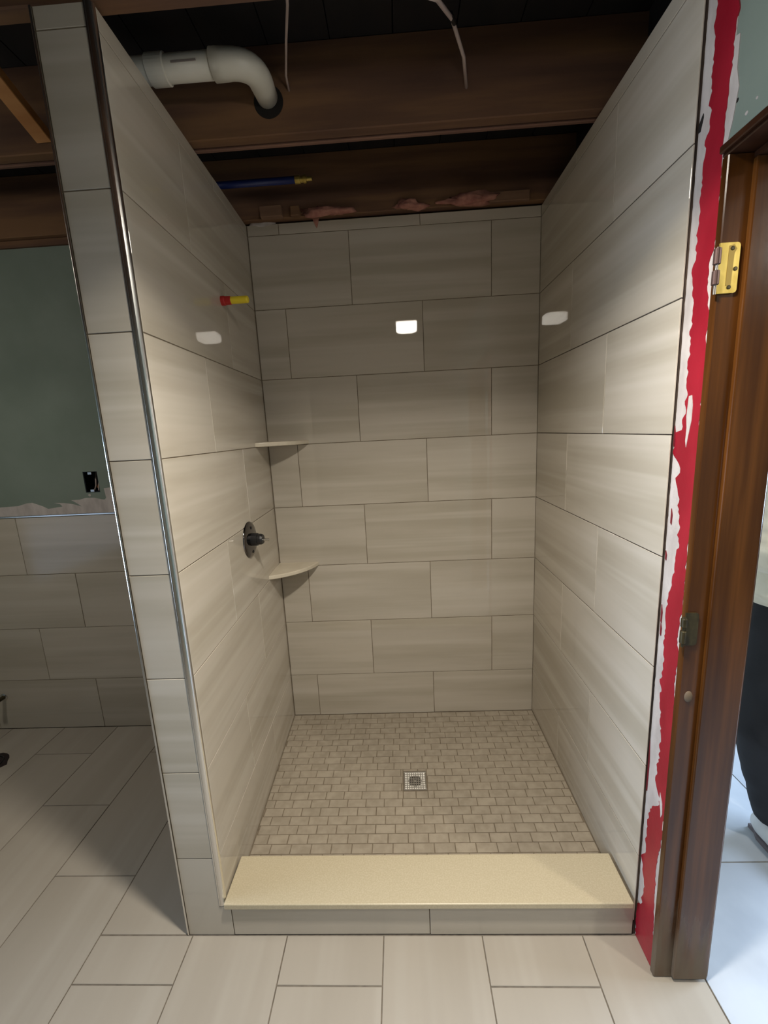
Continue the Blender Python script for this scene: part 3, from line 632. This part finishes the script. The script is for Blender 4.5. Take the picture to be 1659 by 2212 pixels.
for s in (-1, 1):
    bmesh.ops.create_uvsphere(bm, u_segments=10, v_segments=8, radius=1, matrix=Matrix.Translation((s * .078, .008, 1.63)) @ Matrix.Diagonal((.010, .020, .032, 1)))
    e_, w_ = arm(bm, s, 1)
    pd = (w_ - e_).normalized(); pal = w_ + pd * .05
    tube(bm, [w_, w_ + pd * .03, w_ + pd * .075], [.026, .034, .030], 12)
    lat = pd.cross(Vector((0, 0, 1))).normalized()
    for f_ in range(4):
        o_ = w_ + pd * .07 + Vector((0, 0, 1)) * (.030 - .020 * f_); L_ = (.060, .068, .064, .050)[f_]
        tube(bm, [o_, o_ + pd * L_ * .5 + lat * s * .004, o_ + pd * L_ * .82 - lat * s * -.022, o_ + pd * L_ * .86 - lat * s * -.036], [.0095, .009, .008, .007], 8)
    tube(bm, [w_ + pd * .025 + Vector((0, 0, .022)), w_ + pd * .05 + Vector((0, 0, .05)), w_ + pd * .078 + Vector((0, 0, .06))], [.012, .010, .008], 8)
    hip, knee, ank = Vector((s * .095, 0, .88)), Vector((s * .120, -.02, .48)), Vector((s * .060, .02, .08))
    tube(bm, [hip, hip.lerp(knee, .4), knee], [.085, .078, .055], 16); tube(bm, [knee, knee.lerp(ank, .35), ank], [.055, .055, .036], 14)
    tube(bm, [ank + Vector((0, .03, -.035)), ank + Vector((0, -.06, -.045)), ank + Vector((0, -.14, -.055))], [.036, .035, .025], 12)
obj('body', remeshed(bm, 'body', skin, .0075, 4), skin, pe)
for s in (-1, 1):
    bm = bmesh.new(); bmesh.ops.create_uvsphere(bm, u_segments=14, v_segments=10, radius=.0125); e_ = obj('eye', bm, mat('eye_white', srgb(225, 222, 216), .2), pe, (s * .031, -.084, 1.648), smooth=True)
    bm = bmesh.new(); bmesh.ops.create_uvsphere(bm, u_segments=12, v_segments=8, radius=.006); obj('iris', bm, M_BLACK, e_, (0, -.0085, 0), smooth=True)
bm = bmesh.new(); tube(bm, [(-.024, -.090, 1.578), (0, -.0975, 1.577), (.024, -.090, 1.578)], [.003, .0065, .003], 8); obj('mouth', bm, mat('lips', srgb(160, 92, 84), .5), pe, smooth=True)
bm = bmesh.new()
bmesh.ops.create_uvsphere(bm, u_segments=24, v_segments=16, radius=1, matrix=Matrix.Translation((0, .018, 1.665)) @ Matrix.Diagonal((.086, .094, .098, 1)))
obj('hair', remeshed(bm, 'hair', mat('dark_hair', srgb(38, 28, 24), .6), .009, 2), None, pe)
# cream top with wrinkles bunching above its hem
bm = bmesh.new()
loft(bm, [((0, 0, .955), .245, .145), ((0, 0, .985), .246, .148), ((0, 0, 1.05), .225, .14), ((0, 0, 1.2), .20, .130), ((0, 0, 1.33), .205, .122), ((0, .005, 1.42), .165, .10), ((0, .01, 1.46), .078, .072)], 28)
for s in (-1, 1): arm(bm, s, 1.28)
def wr_disp(c, n):
    if c.z < .96: return c
    k = max(0, 1 - (c.z - .96) / .42); x = noise.noise(Vector((c.x * 5, c.y * 5, c.z * 16)))
    w_ = math.sin((c.z + .012 * math.sin(c.x * 23) + .018 * x) * 2 * PI / .045) * (.0008 + .0075 * k) * (.55 + x) + .004 * x
    return c + n * w_
obj('shirt', remeshed(bm, 'shirt', varied('cream_cloth', srgb(222, 216, 198), srgb(232, 226, 210), (12, 12, 12), .9), .010, 5, wr_disp), None, pe)['label'] = 'wrinkled cream long-sleeved top'
bm = bmesh.new()
loft(bm, [((0, 0, .80), .235, .132), ((0, 0, .88), .235, .130), ((0, 0, 1.0), .215, .120)], 24)
for s in (-1, 1):
    hip, knee, ank = Vector((s * .115, 0, .86)), Vector((s * .150, -.02, .50)), Vector((s * .055, .02, .11))
    tube(bm, [hip, hip.lerp(knee, .5), knee, knee.lerp(ank, .5), ank], [.115, .112, .100, .084, .060], 18)
obj('trousers', remeshed(bm, 'trousers', varied('black_cloth', srgb(30, 31, 36), srgb(40, 41, 46), (8, 8, 8), .9), .010, 5, lambda c, n: c + n * .004 * noise.noise(c * 14)), None, pe)['label'] = 'loose black trousers'
for s in (-1, 1):
    bm = bmesh.new(); ax = s * .060
    tube(bm, [(ax, .075, .040), (ax, .04, .050), (ax, -.04, .052), (ax, -.11, .042), (ax, -.165, .030)], [.030, .046, .046, .043, .022], 16)
    tube(bm, [(ax, .025, .05), (ax, .022, .10)], [.046, .042], 16)
    for v_ in bm.verts: v_.co.z = max(v_.co.z, .012)
    sh_ = obj('shoe', remeshed(bm, 'shoe', mat('white_canvas', srgb(224, 226, 228), .6), .006, 3), None, pe)
    bm = bmesh.new(); sole = [(ax + (.040 if abs(t_ - .5) < .38 else .028) * sg, .080 - .262 * t_) for sg, seq in ((1, range(11)), (-1, range(10, -1, -1))) for t_ in [q_ / 10 for q_ in seq]]
    prism(bm, sole, lambda u, v_, d: (u, v_, d), .0, .016); obj('sole', bm, mat('grey_sole', srgb(120, 112, 116), .7), sh_)
